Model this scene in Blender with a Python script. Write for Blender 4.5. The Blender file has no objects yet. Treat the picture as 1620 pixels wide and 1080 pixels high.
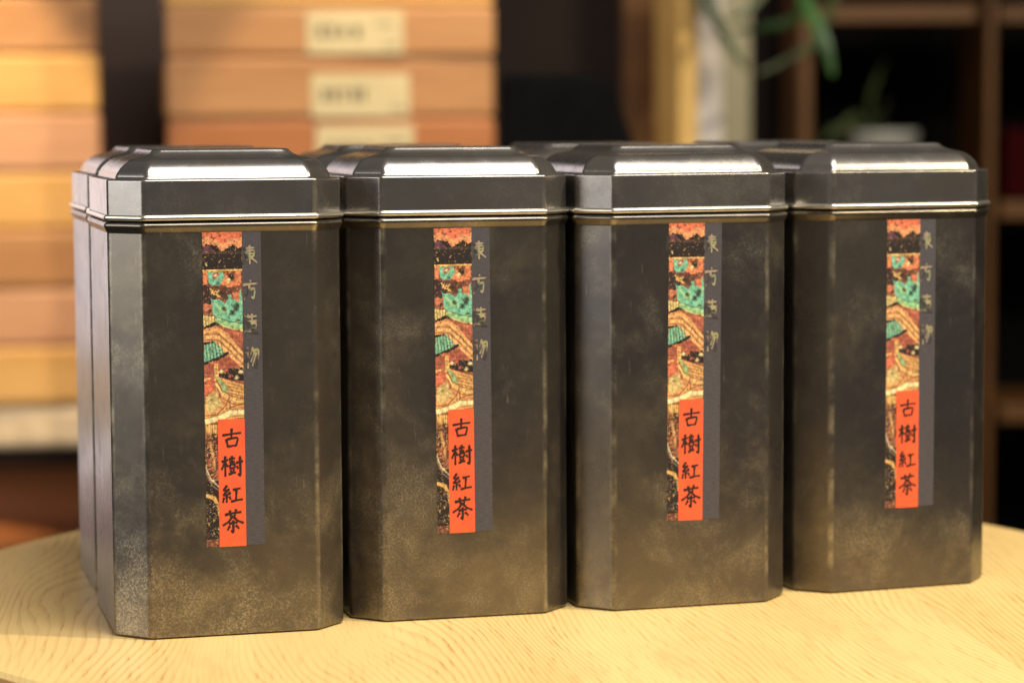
import bpy, bmesh, math, random
import numpy as np
from mathutils import Vector, Matrix

S = bpy.context.scene
C = S.collection
R = math.radians
random.seed(7)
rng = np.random.default_rng(11)

# ------------------------------------------------------------------ camera
CAM_H, PITCH, ROLL, FPX = 0.168736, 0.0875574, -0.0053022, 3999.3
cam_d = bpy.data.cameras.new('camera'); cam = bpy.data.objects.new('camera', cam_d); C.objects.link(cam)
cam.matrix_world = (Matrix.Translation((0, 0, CAM_H)) @ Matrix.Rotation(math.pi/2 - PITCH, 4, 'X')
                    @ Matrix.Rotation(ROLL, 4, 'Z'))
cam_d.sensor_width = 36.0; cam_d.sensor_fit = 'HORIZONTAL'
cam_d.lens = FPX/1620*36
cam_d.clip_start = 0.02; cam_d.clip_end = 50
cam_d.dof.use_dof = True; cam_d.dof.focus_distance = 0.828; cam_d.dof.aperture_fstop = 8.8
S.camera = cam

# ------------------------------------------------------------------ world
w = bpy.data.worlds.new('World'); S.world = w; w.use_nodes = True
w.node_tree.nodes['Background'].inputs['Color'].default_value = (1.0, 0.91, 0.84, 1)
w.node_tree.nodes['Background'].inputs['Strength'].default_value = 0.13

# ------------------------------------------------------------------ lamps of the tea room, with one added fill
def aim(o, target):
    d = Vector(target) - o.location
    o.rotation_euler = d.to_track_quat('-Z', 'Y').to_euler()
def area(name, loc, target, sx, sy, power, col):
    l = bpy.data.lights.new(name, 'AREA'); l.shape = 'RECTANGLE'; l.size = sx; l.size_y = sy
    l.energy = power; l.color = col
    o = bpy.data.objects.new(name, l); C.objects.link(o); o.location = loc; aim(o, target); return o
def spot(name, loc, target, power, angle, blend, col, rad=0.012):
    l = bpy.data.lights.new(name, 'SPOT'); l.energy = power; l.spot_size = R(angle); l.spot_blend = blend
    l.color = col; l.shadow_soft_size = rad
    o = bpy.data.objects.new(name, l); C.objects.link(o); o.location = loc; aim(o, target); return o
area('ceiling_lamp', (0.30, 0.38, 1.15), (0.03, 0.87, 0.10), 0.66, 0.85, 23.5, (1.0, 0.96, 0.90))
area('side_lamp', (1.05, 0.56, 1.00), (-0.02, 0.85, 0.05), 0.08, 0.08, 22.0, (1.0, 0.88, 0.62))
area('window_light', (-1.35, 0.35, 0.45), (-0.1, 0.86, 0.08), 0.9, 0.8, 10.0, (0.98, 0.98, 0.94))
area('left_back_fill', (-0.95, 2.45, 0.25), (-0.14, 0.86, 0.08), 0.55, 1.0, 3.6, (1.0, 0.89, 0.92))  # added unseen fill that brightens the left side of the first tin
spot('stack_downlight', (-0.05, 1.66, 0.66), (-0.07, 1.80, 0.0), 15.0, 40, 0.08, (1.0, 0.80, 0.48))
spot('stack_downlight', (-0.52, 1.70, 0.62), (-0.51, 1.86, 0.0), 32.0, 56, 0.08, (1.0, 0.82, 0.50))
spot('shelf_downlight', (0.30, 1.50, 0.85), (0.24, 2.2, 0.26), 6.5, 34, 0.6, (1.0, 0.82, 0.52))

S.view_settings.view_transform = 'Standard'; S.view_settings.look = 'None'
S.view_settings.exposure = 0.0; S.view_settings.gamma = 1.0
S.view_settings.use_curve_mapping = False
S.render.engine = 'CYCLES'

# ------------------------------------------------------------------ pixel -> place (photo pixels, at a chosen distance)
def ray(u, v):
    cr, sr = math.cos(ROLL), math.sin(ROLL); a, b = u - 810, v - 540
    x, up = (cr*a + sr*b)/FPX, -(-sr*a + cr*b)/FPX
    cp, sp = math.cos(PITCH), math.sin(PITCH)
    return Vector((x, cp + up*sp, -sp + up*cp))
def at_y(u, v, Y):
    r = ray(u, v); return Vector((0, 0, CAM_H)) + r*(Y/r.y)
def at_z(u, v, Z=0.0):
    r = ray(u, v); return Vector((0, 0, CAM_H)) + r*((Z - CAM_H)/r.z)

# ------------------------------------------------------------------ materials
W, CH = 0.076775, 0.010348          # width and corner cut of a tin
class NT:
    def __init__(s, name):
        s.m = bpy.data.materials.new(name); s.m.use_nodes = True; s.t = s.m.node_tree
        s.b = s.t.nodes['Principled BSDF']
    def n(s, typ, **kw):
        o = s.t.nodes.new(typ)
        for k, v in kw.items():
            if k.startswith('i_'):
                key = k[2:]; key = int(key) if key.isdigit() else key.replace('_', ' ')
                s.put(o.inputs[key], v)
            else: setattr(o, k, v)
        return o
    def put(s, sock, v):
        if hasattr(v, 'is_output') or isinstance(v, bpy.types.NodeSocket): s.t.links.new(v, sock)
        else: sock.default_value = v
    def math(s, op, a, b=None, c=None, clamp=False):
        o = s.t.nodes.new('ShaderNodeMath'); o.operation = op; o.use_clamp = clamp
        s.put(o.inputs[0], a)
        if b is not None: s.put(o.inputs[1], b)
        if c is not None: s.put(o.inputs[2], c)
        return o.outputs[0]
    def noise(s, vec, scale, detail=4, rough=0.55, dist=0.0):
        o = s.n('ShaderNodeTexNoise'); s.put(o.inputs['Vector'], vec)
        o.inputs['Scale'].default_value = scale; o.inputs['Detail'].default_value = detail
        o.inputs['Roughness'].default_value = rough; o.inputs['Distortion'].default_value = dist
        return o.outputs['Fac']
    def ramp(s, fac, a, b, va=0.0, vb=1.0):
        o = s.n('ShaderNodeMapRange'); o.interpolation_type = 'SMOOTHSTEP'
        s.put(o.inputs['Value'], fac)
        for k, v in (('From Min', a), ('From Max', b), ('To Min', va), ('To Max', vb)): o.inputs[k].default_value = v
        return o.outputs['Result']
    def mix(s, fac, a, b, blend='MIX'):
        o = s.n('ShaderNodeMix'); o.data_type = 'RGBA'; o.blend_type = blend
        s.put(o.inputs[0], fac)
        for i, v in ((6, a), (7, b)):
            if isinstance(v, tuple) and len(v) == 3: v = (*v, 1)
            s.put(o.inputs[i], v)
        return o.outputs[2]
    def coords(s, rand=True, scale=(1, 1, 1), rot=(0, 0, 0)):
        tc = s.n('ShaderNodeTexCoord'); mp = s.n('ShaderNodeMapping')
        s.t.links.new(tc.outputs['Object'], mp.inputs['Vector'])
        mp.inputs['Scale'].default_value = scale; mp.inputs['Rotation'].default_value = rot
        if rand:
            oi = s.n('ShaderNodeObjectInfo'); cx = s.n('ShaderNodeCombineXYZ')
            r = oi.outputs['Random']
            s.put(cx.inputs[0], s.math('MULTIPLY', r, 7.3)); s.put(cx.inputs[1], s.math('MULTIPLY', r, 3.1))
            s.put(cx.inputs[2], s.math('MULTIPLY', r, 5.7))
            s.t.links.new(cx.outputs[0], mp.inputs['Location'])
        return mp.outputs['Vector']
    def bump(s, h, strength, dist=0.001):
        o = s.n('ShaderNodeBump'); o.inputs['Strength'].default_value = strength; o.inputs['Distance'].default_value = dist
        s.put(o.inputs['Height'], h); s.t.links.new(o.outputs['Normal'], s.b.inputs['Normal'])
    def set(s, **kw):
        for k, v in kw.items():
            k = k.replace('_', ' ')
            if isinstance(v, tuple) and len(v) == 3: v = (*v, 1)
            s.put(s.b.inputs[k], v)
        return s.m

def plain(name, col, rough=0.6, metal=0.0, spec=0.5, var=0.15, scale=40):
    m = NT(name); v = m.coords(True)
    f = m.ramp(m.noise(v, scale, 4), 0.3, 0.7)
    c = m.mix(f, tuple(x*(1-var) for x in col), tuple(min(1, x*(1+var)) for x in col))
    return m.set(Base_Color=c, Roughness=rough, Metallic=metal, Specular_IOR_Level=spec)

def patina_metal(name, dark, light, r0, r1, amount, wear_rough):
    m = NT(name); v = m.coords(True)
    tc = m.n('ShaderNodeTexCoord'); sep = m.n('ShaderNodeSeparateXYZ'); m.t.links.new(tc.outputs['Object'], sep.inputs[0])
    cloud = m.noise(v, 30, 9, 0.68, 0.25)
    low = m.ramp(sep.outputs['Z'], 0.0, 0.075, 0.095, 0.0)         # the wear is heaviest round the foot of the tin
    patch = m.ramp(m.math('ADD', cloud, low), 0.49, 0.78)
    fine = m.ramp(m.noise(v, 1500, 6, 0.8), 0.42, 0.68)
    st = m.n('ShaderNodeMapping'); m.put(st.inputs['Vector'], v); st.inputs['Scale'].default_value = (1.0, 1.0, 0.12); st.inputs['Rotation'].default_value = (0, R(20), 0)
    scratch = m.ramp(m.noise(st.outputs[0], 900, 3, 0.6), 0.66, 0.74)
    # rubbed paint along the eight upright edges
    ax, ay = m.math('ABSOLUTE', sep.outputs['X']), m.math('ABSOLUTE', sep.outputs['Y'])
    def edge(a, b): return m.math('MAXIMUM', m.math('ABSOLUTE', m.math('SUBTRACT', a, W/2 - CH)), m.math('ABSOLUTE', m.math('SUBTRACT', b, W/2)))
    rub = m.ramp(m.math('MINIMUM', edge(ax, ay), edge(ay, ax)), 0.0003, 0.0015, 1.0, 0.0)
    rub = m.math('MULTIPLY', rub, m.ramp(m.noise(v, 70, 6, 0.7), 0.42, 0.70, 0.0, 0.7))
    wear = m.math('MULTIPLY', patch, m.math('MULTIPLY_ADD', fine, 0.85, 0.10))
    wear = m.math('MAXIMUM', wear, m.math('MULTIPLY', scratch, m.ramp(cloud, 0.36, 0.62, 0.0, 0.40)))
    wear = m.math('MAXIMUM', wear, rub)
    tone = m.mix(m.ramp(m.noise(v, 13, 5, 0.6, 0.4), 0.34, 0.66), dark, light)
    tone = m.mix(m.ramp(m.noise(v, 48, 8, 0.72), 0.50, 0.72, 0.0, 0.55), tone, (0.27, 0.225, 0.155))
    col = m.mix(m.math('MULTIPLY', wear, amount), tone, (0.58, 0.50, 0.35))
    rough = m.math('ADD', m.math('MULTIPLY', wear, wear_rough), m.ramp(cloud, 0.2, 0.8, r0, r1))
    rough = m.math('ADD', rough, m.ramp(m.noise(v, 85, 6, 0.7), 0.45, 0.75, 0.0, 0.07))
    h = m.math('ADD', m.math('MULTIPLY', m.noise(v, 42, 2), 1.3), m.math('MULTIPLY', m.noise(v, 900, 4), 0.03))
    m.bump(h, 0.16, 0.0006)
    return m.set(Base_Color=col, Roughness=rough, Metallic=0.90, Specular_IOR_Level=0.5)

def table_wood():
    m = NT('table_wood'); v = m.coords(True)
    st = m.n('ShaderNodeMapping'); m.put(st.inputs['Vector'], v); st.inputs['Scale'].default_value = (1.0, 0.22, 1.0)
    vs = st.outputs[0]
    broad = m.noise(vs, 9.5, 2, 0.45, 0.25)
    wob = m.noise(vs, 60, 3, 0.6)
    sep = m.n('ShaderNodeSeparateXYZ'); m.put(sep.inputs[0], v)
    field = m.math('ADD', m.math('MULTIPLY', broad, 44.0), m.math('ADD', m.math('MULTIPLY', wob, 1.1), m.math('MULTIPLY', sep.outputs['X'], 380.0)))
    tri = m.math('FRACT', field)
    line = m.math('MULTIPLY', m.ramp(tri, 0.45, 0.86), m.ramp(tri, 0.92, 1.0, 1.0, 0.0))
    st2 = m.n('ShaderNodeMapping'); m.put(st2.inputs['Vector'], v); st2.inputs['Scale'].default_value = (1.0, 0.06, 1.0)
    pore = m.ramp(m.noise(st2.outputs[0], 620, 4, 0.65), 0.5, 0.68)
    amp = m.ramp(m.noise(vs, 22, 2), 0.3, 0.62, 0.15, 1.0)
    f = m.math('MULTIPLY', line, amp)
    f = m.math('ADD', m.math('MULTIPLY', f, 0.46), m.math('MULTIPLY', pore, m.math('MULTIPLY_ADD', f, 0.5, 0.24)), clamp=True)
    base = m.mix(m.ramp(m.noise(vs, 14, 3), 0.3, 0.7), (0.56, 0.388, 0.150), (0.635, 0.468, 0.195))
    st3 = m.n('ShaderNodeMapping'); m.put(st3.inputs['Vector'], v); st3.inputs['Scale'].default_value = (1.0, 0.30, 1.0)
    base = m.mix(m.ramp(m.noise(st3.outputs[0], 34, 4, 0.6), 0.52, 0.74, 0.0, 0.55), base, (0.56, 0.335, 0.125))
    col = m.mix(f, base, (0.40, 0.225, 0.066))
    m.bump(m.math('MULTIPLY', f, -1.0), 0.25, 0.0003)
    return m.set(Base_Color=col, Roughness=m.math('MULTIPLY_ADD', f, 0.15, 0.42), Specular_IOR_Level=0.35)

def box_wood(name, a, b):
    m = NT(name); v = m.coords(True, (1, 6, 9))
    f = m.ramp(m.noise(v, 9, 5, 0.6, 0.8), 0.3, 0.7)
    g = m.ramp(m.noise(v, 2.0, 2), 0.35, 0.65)
    c = m.mix(m.math('MULTIPLY_ADD', f, 0.6, m.math('MULTIPLY', g, 0.4)), a, b)
    return m.set(Base_Color=c, Roughness=0.5, Specular_IOR_Level=0.35)

M = {}
M['metal'] = patina_metal('patina_metal', (0.122, 0.110, 0.106), (0.180, 0.155, 0.122), 0.25, 0.32, 1.0, 0.16)
M['lid_metal_glare'] = patina_metal('lid_metal_glare', (0.220, 0.205, 0.196), (0.275, 0.254, 0.232), 0.22, 0.27, 0.75, 0.07)  # same metal as the body, lightened to put lamp glare into its colour
M['bare_tin'] = plain('bare_tin', (0.66, 0.62, 0.53), 0.30, 0.95, var=0.06, scale=200)
M['table'] = table_wood()
M['table_edge'] = box_wood('table_edge_wood', (0.42, 0.20, 0.06), (0.52, 0.28, 0.09))
M['tan_box'] = box_wood('tan_box_wood', (0.31, 0.138, 0.050), (0.42, 0.208, 0.086))
M['yellow_box'] = box_wood('yellow_box_wood', (0.50, 0.255, 0.07), (0.60, 0.335, 0.115))
M['pink_box'] = box_wood('pink_box_wood', (0.42, 0.20, 0.10), (0.52, 0.27, 0.145))
M['red_box'] = box_wood('red_brown_box_wood', (0.29, 0.095, 0.030), (0.38, 0.145, 0.05))
M['cream'] = plain('cream_board', (0.58, 0.43, 0.27), 0.55)
M['paper'] = plain('label_paper', (0.50, 0.40, 0.225), 0.8, var=0.05)
M['ink'] = plain('ink', (0.02, 0.008, 0.006), 0.5, var=0.3)
M['print_ink'] = plain('print_ink', (0.05, 0.045, 0.03), 0.7)
M['red_paper'] = plain('red_orange_paper', (0.76, 0.105, 0.035), 0.6, spec=0.3, var=0.06, scale=300)
M['dark_wood'] = plain('dark_shelf_wood', (0.035, 0.018, 0.012), 0.6, scale=15)
M['black'] = plain('black_leather', (0.004, 0.0037, 0.0037), 0.85, spec=0.04, scale=60)
M['brown_wood'] = box_wood('brown_lattice_wood', (0.105, 0.042, 0.009), (0.150, 0.064, 0.015))
M['honey_wood'] = box_wood('honey_post_wood', (0.62, 0.36, 0.10), (0.72, 0.46, 0.15))
M['orange_wood'] = box_wood('orange_shelf_wood', (0.30, 0.10, 0.03), (0.40, 0.15, 0.045))
M['white_post'] = plain('white_painted_post', (0.78, 0.72, 0.68), 0.5, var=0.03)
M['post_shade'] = plain('white_post_shaded', (0.36, 0.32, 0.20), 0.6, var=0.04, scale=12)  # white post in shade, the dimming put into the colour
M['wall'] = plain('dark_wall', (0.034, 0.020, 0.014), 0.85, scale=6)
M['floor'] = plain('dark_floor', (0.03, 0.02, 0.014), 0.7, scale=6)
M['leaf'] = plain('leaf_green', (0.032, 0.085, 0.014), 0.45, var=0.35)
M['leaf_pale'] = plain('leaf_pale_green', (0.06, 0.08, 0.028), 0.45, var=0.3)
M['ceramic'] = plain('white_ceramic', (0.36, 0.36, 0.33), 0.25, var=0.04)
M['red'] = plain('red_lacquer', (0.030, 0.0012, 0.002), 0.8, spec=0.05)

def strip_grey():
    m = NT('grey_violet_strip'); v = m.coords(False, (1, 1, 6))
    f = m.noise(v, 500, 4, 0.6)
    c = m.mix(m.ramp(f, 0.3, 0.7), (0.050, 0.044, 0.048), (0.076, 0.067, 0.072))
    m.bump(f, 0.3, 0.0002)
    return m.set(Base_Color=c, Roughness=0.55, Specular_IOR_Level=0.4)
M['grey_strip'] = strip_grey()
def foil():
    m = NT('foil_lettering'); v = m.coords(False)
    n = m.n('ShaderNodeTexNoise'); m.put(n.inputs['Vector'], v); n.inputs['Scale'].default_value = 330; n.inputs['Detail'].default_value = 2
    hue = m.mix(0.5, (0.40, 0.33, 0.20), n.outputs['Color'], 'OVERLAY')
    d = m.mix(m.ramp(m.noise(v, 210, 2), 0.44, 0.60), (0.06, 0.05, 0.045), hue)
    m.bump(m.noise(v, 600, 2), 0.5, 0.0003)
    return m.set(Base_Color=d, Roughness=0.5, Metallic=0.35)
M['foil'] = foil()
def painted():
    m = NT('printed_picture'); a = m.n('ShaderNodeVertexColor'); a.layer_name = 'print'
    v = m.coords(False); g = m.ramp(m.noise(v, 1600, 3), 0.3, 0.7, 0.82, 1.1)
    x = m.n('ShaderNodeVectorMath'); x.operation = 'SCALE'; m.put(x.inputs[0], a.outputs['Color']); m.put(x.inputs['Scale'], g)
    return m.set(Base_Color=x.outputs[0], Roughness=0.55, Specular_IOR_Level=0.35)
M['print'] = painted()

# ------------------------------------------------------------------ object helpers
def mesh_obj(name, verts, faces, mat, parent=None, smooth=False):
    me = bpy.data.meshes.new(name); me.from_pydata([tuple(v) for v in verts], [], faces); me.update()
    me.materials.append(mat)
    if smooth: me.polygons.foreach_set('use_smooth', [True]*len(me.polygons))
    o = bpy.data.objects.new(name, me); C.objects.link(o)
    if parent is not None: o.parent = parent
    return o
def box_mesh(name, sx, sy, sz, bev=0.002, seg=2):
    """box standing on z=0, centred in x and y"""
    bm = bmesh.new(); bmesh.ops.create_cube(bm, size=1)
    for v in bm.verts: v.co = Vector((v.co.x*sx, v.co.y*sy, (v.co.z + 0.5)*sz))
    if bev: bmesh.ops.bevel(bm, geom=bm.edges[:], offset=bev, segments=seg, affect='EDGES', profile=0.5)
    me = bpy.data.meshes.new(name); bm.to_mesh(me); bm.free()
    return me
def box_obj(name, size, loc, mat, rz=0.0, bev=0.002, parent=None):
    me = box_mesh(name, *size, bev=bev); me.materials.append(mat)
    o = bpy.data.objects.new(name, me); C.objects.link(o); o.location = loc; o.rotation_euler = (0, 0, rz)
    if parent is not None: o.parent = parent
    return o
def empty(name, loc, rz=0.0):
    o = bpy.data.objects.new(name, None); C.objects.link(o); o.location = loc; o.rotation_euler = (0, 0, rz)
    o.empty_display_size = 0.02; return o
def tag(o, label, cat, group=None):
    o['label'] = label; o['category'] = cat
    if group: o['group'] = group
    return o
def structure(o): o['kind'] = 'structure'; return o
def copy_tree(o, parent=None):
    c = o.copy(); C.objects.link(c); c.parent = parent
    for ch in list(o.children): copy_tree(ch, c)
    return c

# ------------------------------------------------------------------ the room shell behind
structure(mesh_obj('wall', [(-4, 2.95, -0.9), (4, 2.95, -0.9), (4, 2.95, 2.2), (-4, 2.95, 2.2)], [(0, 1, 2, 3)], M['wall']))
structure(mesh_obj('floor', [(-4, -1.0, -0.75), (4, -1.0, -0.75), (4, 3.2, -0.75), (-4, 3.2, -0.75)], [(0, 1, 2, 3)], M['floor']))

# ------------------------------------------------------------------ round table of glued planks
TC, TR, TT = Vector((0.0095, 0.9178)), 0.2267, 0.022
table = empty('round_table', (TC.x, TC.y, -TT))
tag(table, 'small round pale ash wood table carrying the rows of tea tins', 'table')
ga = R(6.5)                                     # the planks run almost straight away from the camera
seam = at_z(1520, 992)
def to_plank(p):
    d = Vector((p.x, p.y)) - TC
    return d.x*math.cos(ga) + d.y*math.sin(ga)
cuts = [-TR, to_plank(seam), TR]
def plank(s0, s1):
    # slice of the disc between two chords, top edge rounded on the rim
    n = 56; g = 0.00004
    s0 += g if s0 > -TR + 1e-6 else 0; s1 -= g if s1 < TR - 1e-6 else 0
    prof = [(-0.0, -0.004), (0.0, -0.018), (-0.0006, -0.0205), (-0.0022, -0.022)]
    rings = []
    for off, z in [(-0.0022, 0.0), (-0.0006, -0.0015)] + [(0.0, -0.004), (0.0, -0.018), (-0.003, -0.022)]:
        r = TR + off; pts = []
        a0, a1 = math.asin(max(-1, s0/r)), math.asin(min(1, s1/r))
        for i in range(n + 1):
            s = max(-r, min(r, r*math.sin(a0 + (a1 - a0)*i/n))); pts.append((s, math.sqrt(max(0, r*r - s*s)), z))
        for i in range(n, -1, -1):
            s = max(-r, min(r, r*math.sin(a0 + (a1 - a0)*i/n))); pts.append((s, -math.sqrt(max(0, r*r - s*s)), z))
        rings.append(pts)
    k = len(rings[0]); V = [p for r_ in rings for p in r_]; F = []
    for j in range(len(rings) - 1):
        for i in range(k):
            F.append((j*k + i, (j+1)*k + i, (j+1)*k + (i+1) % k, j*k + (i+1) % k))
    F.append(tuple(range(k))); F.append(tuple(range(k*len(rings) - 1, k*(len(rings)-1) - 1, -1)))
    return V, F
for s0, s1 in zip(cuts[:-1], cuts[1:]):
    V, F = plank(s0, s1)
    o = mesh_obj('plank', V, F, M['table'], table); o.location = (0, 0, TT); o.rotation_euler = (0, 0, ga)
    o.data.materials.append(M['table_edge'])
    for p in o.data.polygons:
        if abs(p.normal.z) < 0.3: p.material_index = 1

# ------------------------------------------------------------------ tea tins
def octa(off, z, r=0.0030, seg=5, w=W/2, c=CH):
    w2 = w + off; c2 = max(0.002, c + 0.586*off)
    P = [(-w2 + c2, -w2), (w2 - c2, -w2), (w2, -w2 + c2), (w2, w2 - c2), (w2 - c2, w2), (-w2 + c2, w2), (-w2, w2 - c2), (-w2, -w2 + c2)]
    out = []
    for i in range(8):
        a, b, d = Vector(P[i-1]), Vector(P[i]), Vector(P[(i+1) % 8])
        t = r*math.tan(math.radians(22.5)); t = min(t, (a-b).length*0.45, (d-b).length*0.45)
        p0 = b + (a-b).normalized()*t; p1 = b + (d-b).normalized()*t
        for k in range(seg + 1):
            f = k/seg; q = (1-f)**2*p0 + 2*f*(1-f)*b + f*f*p1
            out.append((q.x, q.y, z))
    return out
def loft(name, prof, mat, parent, cap_bottom=True, cap_top=True, closed=False, r=None):
    rings = [octa(*p) if len(p) == 2 else octa(p[0], p[1], p[2]) for p in prof]; k = len(rings[0]); n = len(rings)
    V = [p for q in rings for p in q]; F = []
    for j in range(n if closed else n - 1):
        j2 = (j + 1) % n
        for i in range(k):
            F.append((j*k + i, j*k + (i+1) % k, j2*k + (i+1) % k, j2*k + i))
    if not closed:
        if cap_bottom: F.append(tuple(range(k - 1, -1, -1)))
        if cap_top: F.append(tuple(range((n-1)*k, n*k)))
    o = mesh_obj(name, V, F, mat, parent, smooth=True)
    o.data.set_sharp_from_angle(angle=R(48))
    wn = o.modifiers.new('weighted', 'WEIGHTED_NORMAL'); wn.keep_sharp = True; wn.weight = 80
    return o
def arc(cx, cz, rad, a0, a1, n):
    return [(cx + rad*math.cos(R(a0 + (a1-a0)*i/n)), cz + rad*math.sin(R(a0 + (a1-a0)*i/n))) for i in range(n + 1)]

def make_tin():
    t = empty('tea_tin', (0, 0, 0))
    prof = [(-0.0030, 0.0000), (-0.0012, 0.0000), (-0.0010, 0.0003), (-0.0003, 0.0005), (0.0, 0.0011), (0.0, 0.1325)]
    prof += [(0.00004, 0.13275), (0.0002, 0.1332), (0.0005, 0.1338), (0.00085, 0.1345), (0.0010, 0.1349), (0.0010, 0.1353), (0.0008, 0.1357), (0.0004, 0.1361)]
    prof += [(-0.0003, 0.1364), (-0.0012, 0.1366), (-0.0012, 0.1405)]
    loft('body', prof, M['metal'], t)
    e = 0.0002
    lid = loft('lid', [(-0.0008, 0.1380), (e, 0.1383), (e, 0.1493)] + arc(e - 0.0006, 0.1494, 0.0006, 0, 90, 4)
               + [(-0.0023, 0.15005), (-0.0028, 0.1503), (-0.0030, 0.1509)]
               + [(-0.0031, 0.1512, 0.003), (-0.0034, 0.1519, 0.003), (-0.0039, 0.1527, 0.003), (-0.0046, 0.1536, 0.003), (-0.0055, 0.1545, 0.003), (-0.0066, 0.1554, 0.003), (-0.0079, 0.1561, 0.003), (-0.0095, 0.1566, 0.003)]
               + [(-0.0112, 0.1569, 0.003), (-0.0128, 0.1573, 0.003), (-0.0143, 0.1580, 0.003), (-0.0151, 0.1587, 0.003), (-0.0154, 0.1591, 0.003), (-0.0158, 0.15945, 0.003), (-0.0165, 0.1596, 0.003)],
               M['lid_metal_glare'], t, cap_bottom=False)
    loft('rolled_hem', [(0.0004 + 0.00095*math.cos(R(x)), 0.13765 + 0.00095*math.sin(R(x))) for x in range(0, 360, 30)], M['bare_tin'], lid, closed=True)
    return t

# --- the sticker: picture strip, red title panel, grey strip, lettering
LW, LH = 0.0129, 0.1030          # picture strip
GW = 0.0063                      # grey strip beside it
def paint():
    nx, ny = 62, 494
    X, Y = np.meshgrid((np.arange(nx) + .5)/nx*63, (np.arange(ny) + .5)/ny*496)   # in photo pixels of the nearest sticker
    def sm(seed, cell):
        r_ = np.random.default_rng(seed); gx, gy = int(63/cell) + 3, int(496/cell) + 3
        G = r_.random((gy, gx)); fx, fy = X/cell, Y/cell; ix, iy = fx.astype(int), fy.astype(int); tx, ty = fx-ix, fy-iy
        tx, ty = tx*tx*(3-2*tx), ty*ty*(3-2*ty)
        return (G[iy, ix]*(1-tx) + G[iy, ix+1]*tx)*(1-ty) + (G[iy+1, ix]*(1-tx) + G[iy+1, ix+1]*tx)*ty
    n3, n6, n12, n2 = sm(1, 3), sm(2, 6.5), sm(3, 13), sm(4, 1.7)
    def col(r, g, b): return (np.array([r, g, b])/255.0)**2.2
    I = np.zeros((ny, nx, 3)); I[:] = col(150, 78, 40)
    def fill(mask, c, a=1.0):
        a = np.clip(mask, 0, 1)[..., None]*a; I[:] = I*(1-a) + np.array(c)*a
    def poly(pts, wob=2.0):
        x = X + (n6-.5)*wob*2; y = Y + (sm(9, 5)-.5)*wob*2; inside = np.zeros_like(X, bool)
        for i in range(len(pts)):
            (x1, y1), (x2, y2) = pts[i-1], pts[i]
            if y1 == y2: continue
            c = ((y1 > y) != (y2 > y)) & (x < (x2-x1)*(y-y1)/(y2-y1) + x1); inside ^= c
        return inside.astype(float)
    def stroke(pts, wd, wob=1.0):
        x = X + (n6-.5)*wob; y = Y + (n3-.5)*wob; d = np.full_like(X, 1e9)
        for (x1, y1), (x2, y2) in zip(pts[:-1], pts[1:]):
            L = (x2-x1)**2 + (y2-y1)**2 + 1e-9; t = np.clip(((x-x1)*(x2-x1) + (y-y1)*(y2-y1))/L, 0, 1)
            d = np.minimum(d, np.hypot(x-x1-t*(x2-x1), y-y1-t*(y2-y1)))
        return np.clip(wd/2 - d + .5, 0, 1)
    def blob(cx, cy, rx, ry): return np.clip(1.6 - np.hypot((X-cx)/rx, (Y-cy)/ry)*1.25 + (n3-.5)*.9, 0, 1)**.6
    BLK, GOLD, TEAL, ORG, RED, CRM, BRN = col(38, 26, 22), col(226, 170, 70), col(104, 186, 146), col(224, 118, 52), col(150, 58, 40), col(244, 214, 140), col(92, 50, 34)
    # red cloud and black rafters
    fill(Y < 62, BLK); fill(poly([(0, 20), (10, 20), (22, 32), (0, 34)]), col(96, 50, 60))
    fill(((Y > 30) & (Y < 34)), col(84, 58, 44), .7)
    edge = 20 + 10*np.exp(-((X-33)/7)**2) + 5*(n3-.3) - 3*np.exp(-((X-8)/6)**2) + 3*np.exp(-((X-58)/5)**2)
    fill(Y < edge, col(222, 98, 46)); fill((Y < edge) & (Y > edge-8-6*n6), col(236, 150, 76), .8); fill((Y < 16) & (n3 > .78), col(120, 50, 30), .7)
    fill(stroke([(5, 48), (6, 52)], 2), CRM, .8)
    # flowers
    fill((Y >= 60) & (Y < 100), col(126, 62, 40)); fill((Y > 58.5) & (Y < 61.5), GOLD)
    fill(poly([(8, 62), (34, 62), (35, 80), (22, 84), (8, 80)]), TEAL); fill(poly([(37, 63), (61, 63), (61, 84), (38, 86), (30, 82)]), ORG)
    fill(poly([(0, 62), (7, 62), (6, 80), (0, 82)]), ORG)
    fill(blob(20, 67, 6, 5), col(170, 60, 40)); fill(blob(20, 68, 2.4, 2), CRM); fill(blob(46, 70, 7, 6), BLK); fill(blob(41, 76, 3, 3), CRM)
    fill(blob(24, 80, 3, 2.5), BLK, .8)
    fill(poly([(0, 82), (12, 84), (22, 98), (20, 112), (0, 118)]), col(58, 30, 30)); fill(poly([(10, 86), (26, 92), (28, 102), (12, 98)]), GOLD)
    fill(poly([(10, 86), (26, 92), (28, 102), (12, 98)])*(n2 > .62), BRN); fill(poly([(28, 86), (46, 88), (44, 104), (32, 106)]), BRN)
    # green leaves
    fill(poly([(10, 104), (24, 106), (36, 112), (42, 98), (48, 108), (62, 90), (63, 150), (50, 152), (28, 142), (14, 128)], 3), TEAL)
    fill(poly([(20, 112), (34, 116), (40, 128), (24, 128)], 3), col(150, 206, 128), .8); fill(poly([(46, 94), (60, 92), (58, 108), (48, 106)]), col(206, 106, 56))
    for a, b, rx, ry in ((34, 120, 4, 3), (47, 127, 5, 4), (53, 118, 5, 6), (28, 96, 4, 4), (56, 139, 5, 2), (8, 120, 6, 5)): fill(blob(a, b, rx, ry), BLK, .9)
    fill(poly([(0, 112), (14, 112), (10, 122), (0, 122)]), col(214, 110, 60)); fill((Y > 88) & (Y < 150) & (n2 > .8), col(60, 110, 84), .5)
    # ribbed sleeve, belt, arc
    fill(poly([(0, 130), (18, 132), (22, 142), (0, 150)], 1), col(226, 196, 104))
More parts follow.
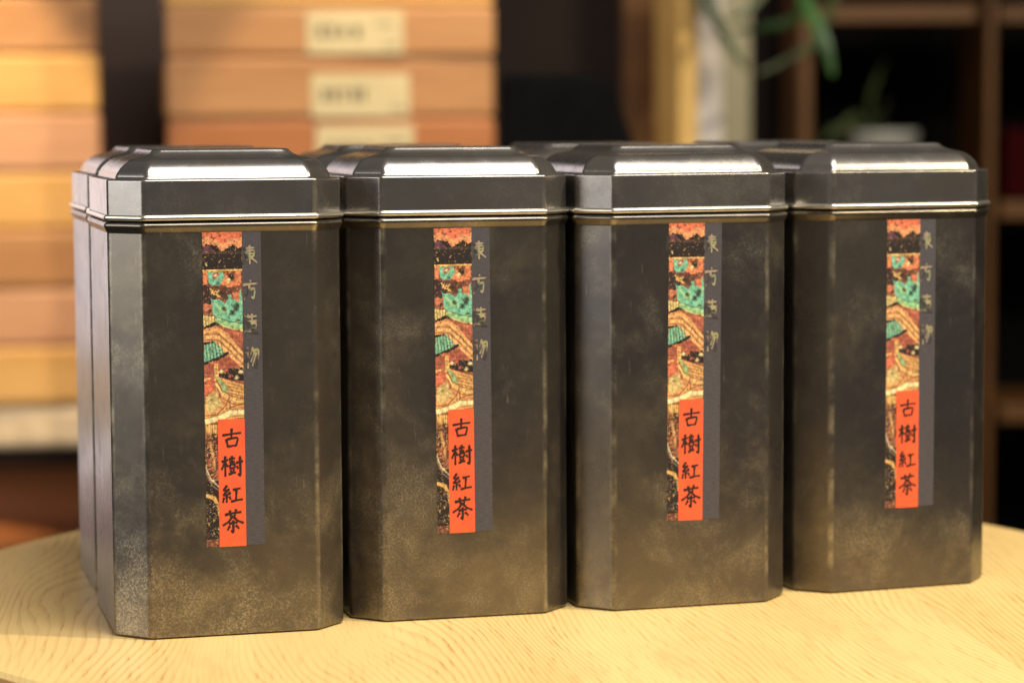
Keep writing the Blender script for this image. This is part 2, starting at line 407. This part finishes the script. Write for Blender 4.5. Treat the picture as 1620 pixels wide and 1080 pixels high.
    for k in range(4): fill(stroke([(3 + 5*k, 131), (4 + 5*k, 146)], 1.4), col(120, 84, 40), .8)
    fill(poly([(0, 148), (24, 138), (28, 144), (0, 156)], 1), BLK)
    fill(stroke([(24, 138), (40, 146), (63, 149)], 9), col(140, 190, 120)); fill(stroke([(24, 134), (42, 141), (63, 143)], 1.6), col(70, 100, 70)); fill(stroke([(30, 146), (46, 152), (63, 155)], 1.8), col(210, 200, 110))
    # flowing yellow sash
    fill(poly([(34, 150), (63, 158), (63, 180), (50, 172)]), col(180, 84, 50)); fill(poly([(0, 152), (20, 146), (40, 160), (63, 190), (63, 216), (36, 190), (0, 172)], 1), col(228, 150, 72))
    for k in range(5): fill(stroke([(2, 156 + 4*k), (24, 154 + 5*k), (44, 172 + 5.5*k), (63, 192 + 5.5*k)], 1.5), col(110, 60, 28) if k % 2 else col(246, 196, 96), .9)
    fill(poly([(0, 176), (16, 170), (30, 184), (34, 194), (0, 204)], 1), col(96, 176, 140))
    for k in range(6): fill(stroke([(3 + 5*k, 174), (5 + 5.4*k, 198)], 1.6), col(40, 92, 78), .8); fill(stroke([(1 + 5*k, 176), (3 + 5.2*k, 197)], 1), col(190, 214, 140), .6)
    fill(stroke([(0, 206), (18, 200), (38, 190)], 5), BLK); fill(stroke([(0, 174), (14, 172)], 4), BLK)
    # small dark figures
    fill(poly([(0, 208), (40, 194), (63, 216), (63, 236), (30, 232), (0, 232)]), col(168, 78, 46)); fill(poly([(24, 216), (63, 212), (63, 236), (40, 232), (22, 226)]), BLK)
    for a, b in ((28, 219), (35, 217), (42, 226), (59, 220), (52, 229)): fill(blob(a, b, 3.4, 2.6), CRM if (a + b) % 2 else col(190, 80, 60), .9)
    # golden robe with curved folds
    fill(poly([(0, 228), (20, 226), (40, 234), (63, 240), (63, 292), (0, 300)], 1), col(222, 156, 70)); fill(poly([(16, 206), (22, 206), (24, 240), (17, 240)], .5), GOLD)
    fill(poly([(0, 236), (14, 226), (20, 242), (0, 262)]), col(206, 92, 48)); fill(poly([(22, 226), (36, 240), (38, 256), (28, 248)]), col(132, 176, 108)); fill(poly([(2, 258), (22, 250), (26, 270), (10, 284), (2, 280)]), col(208, 176, 96))
    for o_, c_ in ((0, col(120, 62, 30)), (6, col(236, 196, 100)), (12, col(150, 84, 40)), (18, col(206, 104, 56))):
        fill(stroke([(20, 232 + o_), (28, 248 + o_), (44, 258 + o_), (63, 262 + o_*.8)], 2.2), c_, .9)
    for k in range(4): fill(stroke([(38, 237 + 5*k), (63, 244 + 5*k)], 1.3), col(96, 60, 30), .8)
    fill(stroke([(0, 288), (20, 286), (34, 272), (40, 258)], 2), col(150, 80, 36)); fill(stroke([(40, 276), (63, 270)], 1.6), col(110, 60, 30)); fill(stroke([(40, 266), (41, 282)], 1.6), BLK, .8)
    fill(stroke([(0, 298), (22, 292), (42, 284), (63, 284)], 8), CRM); fill(stroke([(0, 303), (24, 297), (44, 290), (63, 290)], 1.6), col(170, 120, 50)); fill(stroke([(0, 292), (22, 287), (42, 279), (63, 279)], 1.4), col(150, 96, 40))
    # fringe and dark lower border on the left
    fill((Y > 302) & (X < 63), col(98, 56, 34))
    fill((Y > 302) & (Y < 318 + 3*np.sin(X*1.6)), GOLD); fill((Y > 300) & (Y < 318) & (np.sin(X*1.7) > .4), col(130, 84, 34), .8)
    fill((Y > 316) & (n3 > .55), col(178, 92, 52), .8); fill((Y > 316) & (n6 > .62), col(66, 34, 30), .9); fill((Y > 318) & (n2 > .8), col(220, 170, 90), .7)
    fill(stroke([(8, 330), (12, 352), (14, 372)], 4), col(206, 146, 70), .8)
    fill(Y > 392, BLK); fill(stroke([(0, 368), (8, 388), (22, 402)], 2.4), col(196, 176, 130)); fill(stroke([(0, 376), (10, 398), (22, 408)], 1.6), col(120, 104, 90))
    fill(stroke([(0, 414), (12, 418), (20, 432), (22, 446)], 6), col(214, 158, 66)); fill((Y > 424) & (n3 > .74), col(92, 70, 58), .8); fill((Y > 430) & (n2 > .86), col(180, 150, 120), .7)
    fill(Y > 484, col(146, 84, 52)); fill((Y > 484) & (n2 > .55), col(70, 36, 28), .8)
    I[:] *= (0.86 + 0.28*n2)[..., None]
    I = I*0.82 + I.mean(axis=2, keepdims=True)*0.18
    sp = (sm(21, 2.2) > .80); I[sp] *= 0.45; sp = (sm(22, 1.9) > .84); I[sp] = I[sp]*.6 + col(222, 170, 96)*.4
    I *= (0.62 + 0.76*sm(23, 4))[..., None]
    return np.clip(I*0.95 + 0.008, 0, 1), nx, ny
def print_mesh(parent):
    I, nx, ny = paint()
    xs = np.linspace(0, LW, nx + 1); zs = np.linspace(0, -LH, ny + 1)
    V = [(x, 0, z) for z in zs for x in xs]
    F = [(j*(nx+1)+i, (j+1)*(nx+1)+i, (j+1)*(nx+1)+i+1, j*(nx+1)+i+1) for j in range(ny) for i in range(nx)]
    o = mesh_obj('picture_strip', V, F, M['print'], parent)
    at = o.data.color_attributes.new('print', 'FLOAT_COLOR', 'CORNER')
    colr = np.ones((ny*nx, 4, 4), np.float32); colr[:, :, :3] = I.reshape(-1, 1, 3); at.data.foreach_set('color', colr.ravel())
    return o
def stroke_poly(pts, w0, V, F, sx, sz, ox, oz):
    P = [Vector(p) for p in pts]
    if len(P) == 2: P = [P[0], P[0].lerp(P[1], .5) + Vector((0, -1.2)), P[1]]
    Q = []
    for i in range(len(P) - 1):
        a, b = P[max(0, i-1)], P[i]; c, d = P[i+1], P[min(len(P)-1, i+2)]
        sharp = 0.35
        for k in range(6):
            t = k/6; m0, m1 = (c-a)*sharp, (d-b)*sharp
            Q.append((2*t**3-3*t*t+1)*b + (t**3-2*t*t+t)*m0 + (-2*t**3+3*t*t)*c + (t**3-t*t)*m1)
    Q.append(P[-1]); n = len(Q); base = len(V)
    for i, q in enumerate(Q):
        f = i/(n-1); tg = (Q[min(n-1, i+1)] - Q[max(0, i-1)]).normalized(); nn = Vector((-tg.y, tg.x))
        wd = w0*(0.42 + 0.30*abs(2*f-1)**1.5 + 0.10*math.sin(f*5)); wd *= 0.35 if i == 0 else (0.45 if i == n-1 else 1)
        for sgn in (1, -1):
            r_ = q + nn*wd*sgn; V.append((ox + r_.x/100*sx, 0, oz - r_.y/100*sz))
        if i: F.append((base+2*i-2, base+2*i-1, base+2*i+1, base+2*i))
GL = {
 'gu': [[(6, 36), (94, 26)], [(50, 2), (48, 54)], [(24, 54), (32, 96)], [(25, 57), (76, 50), (68, 92)], [(32, 92), (70, 88)]],
 'shu': [[(0, 30), (31, 22)], [(17, 3), (17, 98)], [(16, 34), (0, 66)], [(19, 38), (29, 54)], [(33, 20), (63, 15)], [(48, 3), (48, 31)], [(36, 34), (61, 30)],
         [(37, 43), (40, 64)], [(37, 44), (61, 41), (57, 61)], [(40, 62), (58, 59)], [(40, 67), (45, 80)], [(57, 65), (52, 80)], [(32, 88), (66, 79)],
         [(66, 37), (100, 29)], [(85, 4), (86, 92), (75, 84)], [(69, 50), (76, 64)]],
 'hong': [[(26, 2), (8, 26), (26, 25)], [(36, 18), (7, 50), (40, 43)], [(33, 34), (41, 47)], [(23, 52), (22, 86)], [(10, 60), (4, 86)], [(34, 55), (42, 72)],
          [(52, 26), (90, 19)], [(70, 24), (67, 74)], [(42, 82), (100, 72)]],
 'cha': [[(12, 23), (90, 13)], [(36, 4), (40, 32)], [(66, 0), (58, 29)], [(50, 26), (32, 50), (2, 68)], [(50, 28), (70, 48), (100, 60)],
         [(30, 61), (72, 56)], [(51, 45), (51, 97), (41, 88)], [(37, 70), (24, 88)], [(62, 68), (78, 83)]],
 'dong': [[(12, 20), (88, 16)], [(24, 32), (28, 62)], [(24, 33), (76, 30), (72, 60)], [(26, 47), (74, 45)], [(28, 61), (72, 58)], [(50, 2), (50, 98)], [(48, 62), (8, 92)], [(52, 62), (94, 90)]],
 'fang': [[(46, 2), (54, 14)], [(4, 28), (96, 22)], [(46, 28), (40, 60), (10, 96)], [(42, 50), (76, 46), (70, 90), (56, 82)]],
 'zao': [[(38, 4), (28, 20)], [(34, 18), (88, 14)], [(58, 2), (58, 40)], [(24, 40), (96, 36)], [(38, 48), (42, 76)], [(38, 50), (82, 46), (78, 74)], [(42, 74), (78, 70)],
         [(10, 8), (18, 18)], [(4, 36), (18, 34), (8, 60), (18, 74)], [(4, 92), (24, 82), (98, 94)]],
 'wu': [[(22, 6), (8, 30)], [(12, 26), (42, 22)], [(28, 2), (28, 98)], [(6, 64), (44, 50)], [(60, 4), (44, 40)], [(56, 22), (94, 18), (84, 90), (70, 82)], [(70, 26), (46, 70)], [(82, 26), (56, 88)]],
}
def glyph(key, x, z, sx, sz, wd, mat, parent, y):
    V, F = [], []
    for i, s in enumerate(GL[key]):
        V2, F2 = [], []; stroke_poly(s, wd, V2, F2, sx, sz, x, z); b = len(V)
        V += [(p[0], -i*2e-7, p[2]) for p in V2]; F += [tuple(b + k for k in f) for f in F2]
    o = mesh_obj('character', V, F, mat, parent); o.location.y = y; return o
def rect_obj(name, x0, x1, z0, z1, y, mat, parent, t=0.00006):
    V = [(x0, y, z0), (x1, y, z0), (x1, y, z1), (x0, y, z1), (x0, y+t, z0), (x1, y+t, z0), (x1, y+t, z1), (x0, y+t, z1)]
    F = [(0, 1, 2, 3), (0, 4, 5, 1), (1, 5, 6, 2), (2, 6, 7, 3), (3, 7, 4, 0)]
    return mesh_obj(name, V, F, mat, parent)
PX = LW/63.0                                      # one photo pixel on the nearest tin
def make_label():
    l = empty('sticker', (0, 0, 0))               # origin: top left corner of the picture strip
    p = print_mesh(l); p.location.y = -0.00012
    rect_obj('backing', 0, LW, -LH, 0, -0.00011, M['paper'], l, 0.00011)
    rect_obj('grey_strip', LW + 0.00002, LW + GW, -LH + 0.0002, 0, -0.00010, M['grey_strip'], l, 0.0001)
    rect_obj('title_panel', 20.5*PX, 63.6*PX, -LH - 0.0001, -294*LH/496, -0.00018, M['red_paper'], l)
    sc = LH/496
    for key, x0, x1, y0, y1 in (('gu', 25, 60, 308, 340), ('shu', 25.5, 60.5, 351, 386), ('hong', 25.5, 59, 398, 431), ('cha', 25, 60, 437, 475)):
        glyph(key, x0*PX, -y0*sc, (x1-x0)*PX, (y1-y0)*sc, 9.8, M['ink'], l, -0.00022)
    for key, x0, x1, y0, y1 in (('dong', 62, 89, 20, 52), ('fang', 62, 89, 74, 108), ('zao', 62, 89, 128, 162), ('wu', 63, 89, 180, 216)):
        glyph(key, x0*PX, -y0*sc, (x1-x0)*PX, (y1-y0)*sc, 10.0, M['foil'], l, -0.00022)
    return l

TINS = [(-0.1015004, 0.858382, 14.948, -0.0090, 0.1328), (-0.0253862, 0.8855721, 14.368, -0.0105, 0.1325),
        (0.0512329, 0.9028631, 15.881, -0.0082, 0.1336), (0.1274597, 0.934182, 18.568, -0.0069, 0.1326)]
FRONT_LABELS = ['dark patina tea tin nearest the camera, leftmost in the front row, left side face lit',
                'dark tea tin second from the left in the front row, with sticker',
                'dark tea tin third from the left in the front row, with sticker',
                'dark tea tin farthest right in the front row, its right edge against the dark shelf']
BACK_LABELS = ['unlabelled tea tin directly behind the leftmost front tin, its side peeking out left',
               'tea tin in the back row, lid showing between first and second front tins',
               'tea tin in the back row, lid showing between second and third front tins',
               'tea tin in the back row, lid showing between third and fourth front tins']
tin0 = make_tin(); sticker0 = make_label(); sticker0.parent = tin0
plain_tin = None
for i, (x, y, a, lx, lz) in enumerate(TINS):
    t = tin0 if i == 0 else copy_tree(tin0)
    t.location = (x, y, 0); t.rotation_euler = (0, 0, R(a))
    tag(t, FRONT_LABELS[i], 'tea tin', 'front row of tea tins')
    st = [c for c in t.children if c.name.startswith('sticker')][0]
    ld = [c for c in t.children if c.name.startswith('lid')][0]
    ld.rotation_euler = (R([.05, -.08, 0, .1][i]), R([0, .12, -.1, .05][i]), R([.25, -.3, .35, -.2][i])); ld.location = ([.0001, -.0002, .0002, 0][i], [-.0001, .0001, 0, -.0002][i], 0)
    st.location = (lx, -W/2 - 0.00004, lz); st.rotation_euler = (0, [0, R(-.3), R(.5), R(0.05)][i], 0)
for i, (x, y, a, lx, lz) in enumerate(TINS):
    if plain_tin is None:
        b = make_tin(); plain_tin = b
    else: b = copy_tree(plain_tin)
    g = 0.0805; dx = [0.0016, 0.000, -0.001, 0.0][i]; ar = R(a)
    b.location = (x - math.sin(ar)*g + math.cos(ar)*dx, y + math.cos(ar)*g + math.sin(ar)*dx, 0)
    b.rotation_euler = (0, 0, ar + R([0.4, -0.8, 1.0, -1.5][i]))
    tag(b, BACK_LABELS[i], 'tea tin', 'back row of tea tins')

# ------------------------------------------------------------------ shelves with the wooden tea boxes
def slab(name, x0, x1, y0, y1, z0, z1, mat, bev=0.002, rz=0.0):
    return box_obj(name, (x1-x0, y1-y0, z1-z0), ((x0+x1)/2, (y0+y1)/2, z0), mat, rz, bev)
YL, YM = 1.95, 1.85
zl = [at_y(60, v, YL).z for v in (640, 550, 461, 372, 274, 182, 88)]
bh = (zl[-1] - zl[0])/6
base_z = zl[0]
tag(slab('cream_shelf_board', -0.95, at_y(255, 690, YL).x, YL - 0.03, 2.35, base_z - 0.034, base_z - 0.0005, M['cream'], 0.006, R(6)),
    'thick cream shelf board under the left stack of boxes', 'shelf board')
bx_w = 0.240
rights = [161, 160, 161, 163, 160, 159, 156]
mats = ['yellow_box', 'pink_box', 'tan_box', 'yellow_box', 'pink_box', 'yellow_box', 'tan_box']
words = ['yellow wooden tea box at the bottom of the left stack, on the cream board', 'tan wooden tea box second from the bottom of the left stack',
         'orange tan wooden tea box third from the bottom of the left stack', 'deep yellow wooden tea box in the middle of the left stack',
         'pinkish wooden tea box third from the top of the left stack', 'bright yellow wooden tea box second from the top of the left stack',
         'tan wooden tea box at the top of the left stack, cut by the frame']
def tea_box(name_loc, mat, h, rz, wd=bx_w):
    b = empty('wooden_tea_box', name_loc, rz)
    box_obj('base_board', (wd - 0.006, wd - 0.006, 0.0022), (0, wd/2, 0.0), mat, 0, 0.0, b)
    box_obj('box_body', (wd, wd, h - 0.0022), (0, wd/2, 0.0022), mat, 0, 0.0028, b)
    return b
for k in range(7):
    xr = at_y(rights[k], 200, YL).x; rz = R(10 + random.uniform(-1.2, 1.2))
    b = tea_box((xr - bx_w/2*math.cos(rz), YL - bx_w/2*math.sin(rz), base_z + k*bh), M[mats[k]], bh, rz)
    tag(b, words[k], 'wooden box', 'stacked wooden tea boxes on the left')
# middle stack
zm = [at_y(520, v, YM).z for v in (190, 93, 12)]
mh = 0.0445
seams = [zm[0] - mh, zm[0], zm[1], zm[2]]
def paper_label(b, xl, xr, zb, zt, seed):
    r_ = random.Random(seed)
    p = rect_obj('paper_label', xl, xr, zb, zt, -0.0012, M['paper'], b, 0.0005)
    wl = xr - xl; hl = zt - zb; V, F = [], []
    def ink(x0, x1, z0, z1):
        k = len(V); V.extend([(x0, 0, z0), (x1, 0, z0), (x1, 0, z1), (x0, 0, z1)]); F.append((k, k+1, k+2, k+3))
    n = 4 + seed % 2; gw = wl*0.5/n
    for j in range(n):
        gx = xl + wl*0.08 + j*gw
        for q in range(4): z = zb + hl*(0.38 + 0.075*q); ink(gx + gw*r_.uniform(.05, .3), gx + gw*r_.uniform(.6, .92), z, z + hl*0.035)
        for q in range(2): x = gx + gw*r_.uniform(.25, .7); ink(x, x + gw*.12, zb + hl*.36, zb + hl*.68)
    for q in range(7):
        x = xl + wl*(0.70 + 0.03*q)
        if seed % 2 == 0: ink(x, x + wl*.018, zb + hl*.66, zb + hl*.72)
        if q > 1: ink(x + wl*.05, x + wl*.066, zb + hl*.16, zb + hl*.22)
    V2 = [(v[0], -0.00135 - 1e-6*i, v[2]) for i, v in enumerate(V)]
    mesh_obj('ink_marks', V2, F, M['print_ink'], p)
xl_m, xr_m = at_y(266, 150, YM).x, at_y(785, 150, YM).x
mwords = ['wooden box of the middle stack with label half hidden by the tin lids', 'wooden box with cream paper label, middle one of the labelled stack',
          'wooden box with cream paper label, second from the top of the middle stack', 'wooden box cut by the top frame edge, top of the middle stack']
lab = [(500, 655, 198, 288), (492, 648, 117, 187), (485, 638, 18, 85), None]
for k in range(4):
    z0 = seams[k]; h = (seams[k+1] - z0) if k < 3 else mh
    b = tea_box(((xl_m + xr_m)/2, YM, z0), M[['red_box', 'tan_box', 'tan_box', 'yellow_box'][k]], h, R([7.0, 8.5, 6.5, 8.0][k]), xr_m - xl_m)
    tag(b, mwords[k], 'wooden box', 'labelled wooden tea boxes in the middle')
    if lab[k]:
        u0, u1, v0, v1 = lab[k]; cx = (xl_m + xr_m)/2
        paper_label(b, at_y(u0, v0, YM).x - cx, at_y(u1, v0, YM).x - cx, max(0.002, at_y(570, v1, YM).z - z0), min(h - 0.001, at_y(570, v0, YM).z - z0), 4 + k)
zz = seams[0]
nlow = round((zz - base_z)/mh); hh = (zz - base_z)/nlow
for k in range(nlow):
    b = tea_box(((xl_m + xr_m)/2 + random.uniform(-.003, .003), YM, base_z + k*hh), M[['tan_box', 'yellow_box', 'pink_box'][k % 3]], hh, R(7 + random.uniform(-1, 1)), xr_m - xl_m)
    tag(b, 'wooden tea box low in the middle stack, hidden behind the tins', 'wooden box', 'lower boxes of the middle stack')
tag(slab('dark_shelf_panel', at_y(120, 100, 2.25).x, at_y(300, 100, 2.25).x, 2.25, 2.29, -0.4, 0.9, M['dark_wood']), 'dark brown upright panel in the gap between the two box stacks', 'shelf panel')
q = at_z(-90, 850, -0.2)
spot('lower_shelf_fill_spot', (q.x - 0.02, q.y + 0.03, -0.105), (q.x, q.y, -0.2), 0.8, 82, 0.15, (1.0, 0.75, 0.40), 0.006)  # added spot, makes the lit patch on the lower shelf board
tag(slab('lower_shelf_board', -1.1, -0.12, 2.02, 2.70, -0.225, -0.20, M['orange_wood']), 'orange brown lower shelf board under the cream board at far left', 'shelf board')

# ------------------------------------------------------------------ black case, posts
def prism(name, pts, y0, y1, mat, bev=0.004):
    n = len(pts); V = [(p.x, y0, p.z) for p in pts] + [(p.x, y1, p.z) for p in pts]
    F = [tuple(range(n-1, -1, -1)), tuple(range(n, 2*n))] + [(i, (i+1) % n, n+(i+1) % n, n+i) for i in range(n)]
    o = mesh_obj(name, V, F, mat)
    bm = bmesh.new(); bm.from_mesh(o.data); bmesh.ops.recalc_face_normals(bm, faces=bm.faces[:]); bmesh.ops.bevel(bm, geom=bm.edges[:], offset=bev, segments=3, affect='EDGES', profile=.5); bm.to_mesh(o.data); bm.free()
    return o
Yc = 1.6
o = prism('black_chair_back', [at_y(790, 560, Yc), at_y(1125, 560, Yc), at_y(968, 128, Yc), at_y(950, 118, Yc), at_y(790, 116, Yc)], Yc, Yc + 0.06, M['black'], 0.006)
tag(o, 'black chair back with slanting right edge behind the second and third tins', 'chair back')
def post(name, u0, u1, Y, depth, mat, label, rz=0.0, z0=-0.75, z1=0.9):
    a, b = at_y(u0, 100, Y).x, at_y(u1, 100, Y).x
    o = box_obj(name, (b-a, depth, z1-z0), ((a+b)/2, Y + depth/2, z0), mat, rz, 0.0025)
    return tag(o, label, 'post')
post('honey_wood_post', 1056, 1090, 1.95, 0.05, M['honey_wood'], 'honey yellow wooden upright post left of the white post', R(20))
post('brown_wood_post', 985, 1052, 2.10, 0.03, M['brown_wood'], 'brown wooden upright behind the black chair back')
post('white_post', 1098, 1144, 2.05, 0.035, M['white_post'], 'white painted post beside the honey yellow post')
post('white_post_shaded_side', 1128, 1188, 2.35, 0.03, M['post_shade'], 'shaded right side of the white post, a separate grey green upright before the lattice shelf')  # separate upright coloured as the post's side turned from the light

# ------------------------------------------------------------------ lattice shelf on the right
YR = 2.45
lat = empty('lattice_shelf', (at_y(1420, 500, YR).x, YR, -0.75))
tag(lat, 'brown wooden lattice display shelf with black compartments at the right', 'shelf')
def lat_bar(name, u0, u1, v0, v1, d=0.16):
    p0, p1 = at_y(u0, v1, YR), at_y(u1, v0, YR)
    o = box_obj(name, (p1.x-p0.x, d, p1.z-p0.z), ((p0.x+p1.x)/2 - lat.location.x, d/2, p0.z - lat.location.z), M['brown_wood'], 0, 0.002, lat)
    return o
lat_bar('upright', 1259, 1287, -300, 1420); lat_bar('upright', 1547, 1580, -300, 1420); lat_bar('upright', 1840, 1872, -300, 1420)
for u0, u1 in ((1288, 1546), (1581, 1839)):
    for v0, v1 in ((-262, -232), (7, 36), (318, 346), (640, 668), (990, 1018)): lat_bar('shelf_rail', u0, u1, v0, v1)
p0, p1 = at_y(1255, 1420, YR), at_y(1875, -300, YR)
box_obj('back_panel', (p1.x-p0.x, 0.01, p1.z-p0.z), ((p0.x+p1.x)/2 - lat.location.x, 0.24, p0.z - lat.location.z), M['black'], 0, 0, lat)
# red lacquer box on the rail
a, b = at_y(1598, 317, YR), at_y(1690, 205, YR)
o = box_obj('red_box', (b.x-a.x, 0.10, b.z-a.z), ((a.x+b.x)/2, YR + 0.08, a.z + 0.001), M['red'], 0, 0.004); tag(o, 'dark red lacquer box on the lattice shelf at the right edge', 'box')

# ------------------------------------------------------------------ plants
def strap_leaf(name, pts, wd, mat, parent):
    P = [Vector(p) for p in pts]; Q = []
    for i in range(len(P)-1):
        a, b, c, d = P[max(0, i-1)], P[i], P[i+1], P[min(len(P)-1, i+2)]
        for k in range(6):
            t = k/6; m0, m1 = (c-a)*.5, (d-b)*.5
            Q.append((2*t**3-3*t*t+1)*b + (t**3-2*t*t+t)*m0 + (-2*t**3+3*t*t)*c + (t**3-t*t)*m1)
    Q.append(P[-1]); n = len(Q); V, F = [], []
    for i, q in enumerate(Q):
        f = i/(n-1); tg = (Q[min(n-1, i+1)] - Q[max(0, i-1)]).normalized()
        side = tg.cross(Vector((0.15, 1, 0.1))).normalized(); ww = wd*(0.35 + 0.65*math.sin(math.pi*min(1, 0.15 + f*0.85)))*.5*(1 if f < .97 else .25)
        up = side.cross(tg).normalized()
        V += [q - side*ww, q + up*ww*0.45, q + side*ww]
        if i: k = 3*i; F += [(k-3, k-2, k+1, k), (k-2, k-1, k+2, k+1)]
    o = mesh_obj(name, [v - parent.location for v in V], F, mat, parent, True)
    s = o.modifiers.new('thickness', 'SOLIDIFY'); s.thickness = 0.0006
    return o
def pot(parent, r, h, z, mat):
    prof = [(0.0, 0), (r*.62, 0), (r*.8, h*.3), (r*.97, h*.85), (r*1.05, h*.92), (r*1.05, h), (r*.93, h), (r*.88, h*.86), (0, h*.86)]
    n = 32; V, F = [], []
    for (q, zz_) in prof:
        for i in range(n): V.append((q*math.cos(2*math.pi*i/n), q*math.sin(2*math.pi*i/n), z + zz_))
    for j in range(len(prof)-1):
        for i in range(n): F.append((j*n+i, j*n+(i+1) % n, (j+1)*n+(i+1) % n, (j+1)*n+i))
    return mesh_obj('pot', V, F, mat, parent, True)
YP = 1.9
c0 = at_y(1236, -150, YP)
hp = empty('hanging_plant', c0); tag(hp, 'green strap leaved plant hanging down over the white post and lattice shelf', 'plant')
pot(hp, 0.045, 0.06, -0.055, M['brown_wood'])
for pts, wd, mt in (([(1240, -170, 0), (1262, -40, -.03), (1285, 25, -.05), (1306, 70, -.06), (1318, 122, -.06)], 0.011, 'leaf'),
                    ([(1232, -170, 0), (1150, -90, -.02), (1122, -10, -.03), (1142, 50, -.03), (1182, 112, -.03)], 0.010, 'leaf_pale'),
                    ([(1240, -170, 0), (1290, -60, .02), (1262, 25, .04), (1215, 42, .05), (1160, 50, .05)], 0.008, 'leaf'),
                    ([(1250, -170, 0), (1330, -80, .02), (1300, 50, .05), (1255, 90, .06), (1196, 118, .06)], 0.007, 'leaf_pale'),
                    ([(1230, -170, 0), (1130, -120, .02), (1104, -30, .03), (1110, 30, .03)], 0.008, 'leaf_pale'),
                    ([(1240, -170, 0), (1232, -60, -.02), (1190, 10, -.04), (1152, 30, -.04)], 0.007, 'leaf_pale')):
    strap_leaf('leaf', [at_y(u, v, YP + d) for u, v, d in pts], wd, M[mt], hp)
YQ = 2.36
cp = at_y(1392, 318, YQ + 0.14)
pp = empty('potted_plant', cp); tag(pp, 'small plant in a white ceramic pot standing on the lattice shelf', 'plant')
hq = at_y(1392, 208, YQ + 0.14).z - cp.z
pot(pp, 0.036, hq, 0.0005, M['ceramic'])
for pts, wd in (([(1388, 222), (1365, 195), (1350, 185), (1318, 214)], .009), ([(1390, 222), (1392, 190), (1398, 172), (1404, 160)], .008), ([(1396, 222), (1375, 170), (1390, 120), (1402, 96)], .005),
                ([(1386, 222), (1345, 205), (1320, 205), (1302, 224)], .009)):
    strap_leaf('leaf', [at_y(u, v, YQ + 0.13 - 0.02*i) for i, (u, v) in enumerate(pts)], wd, M['leaf_pale'], pp)
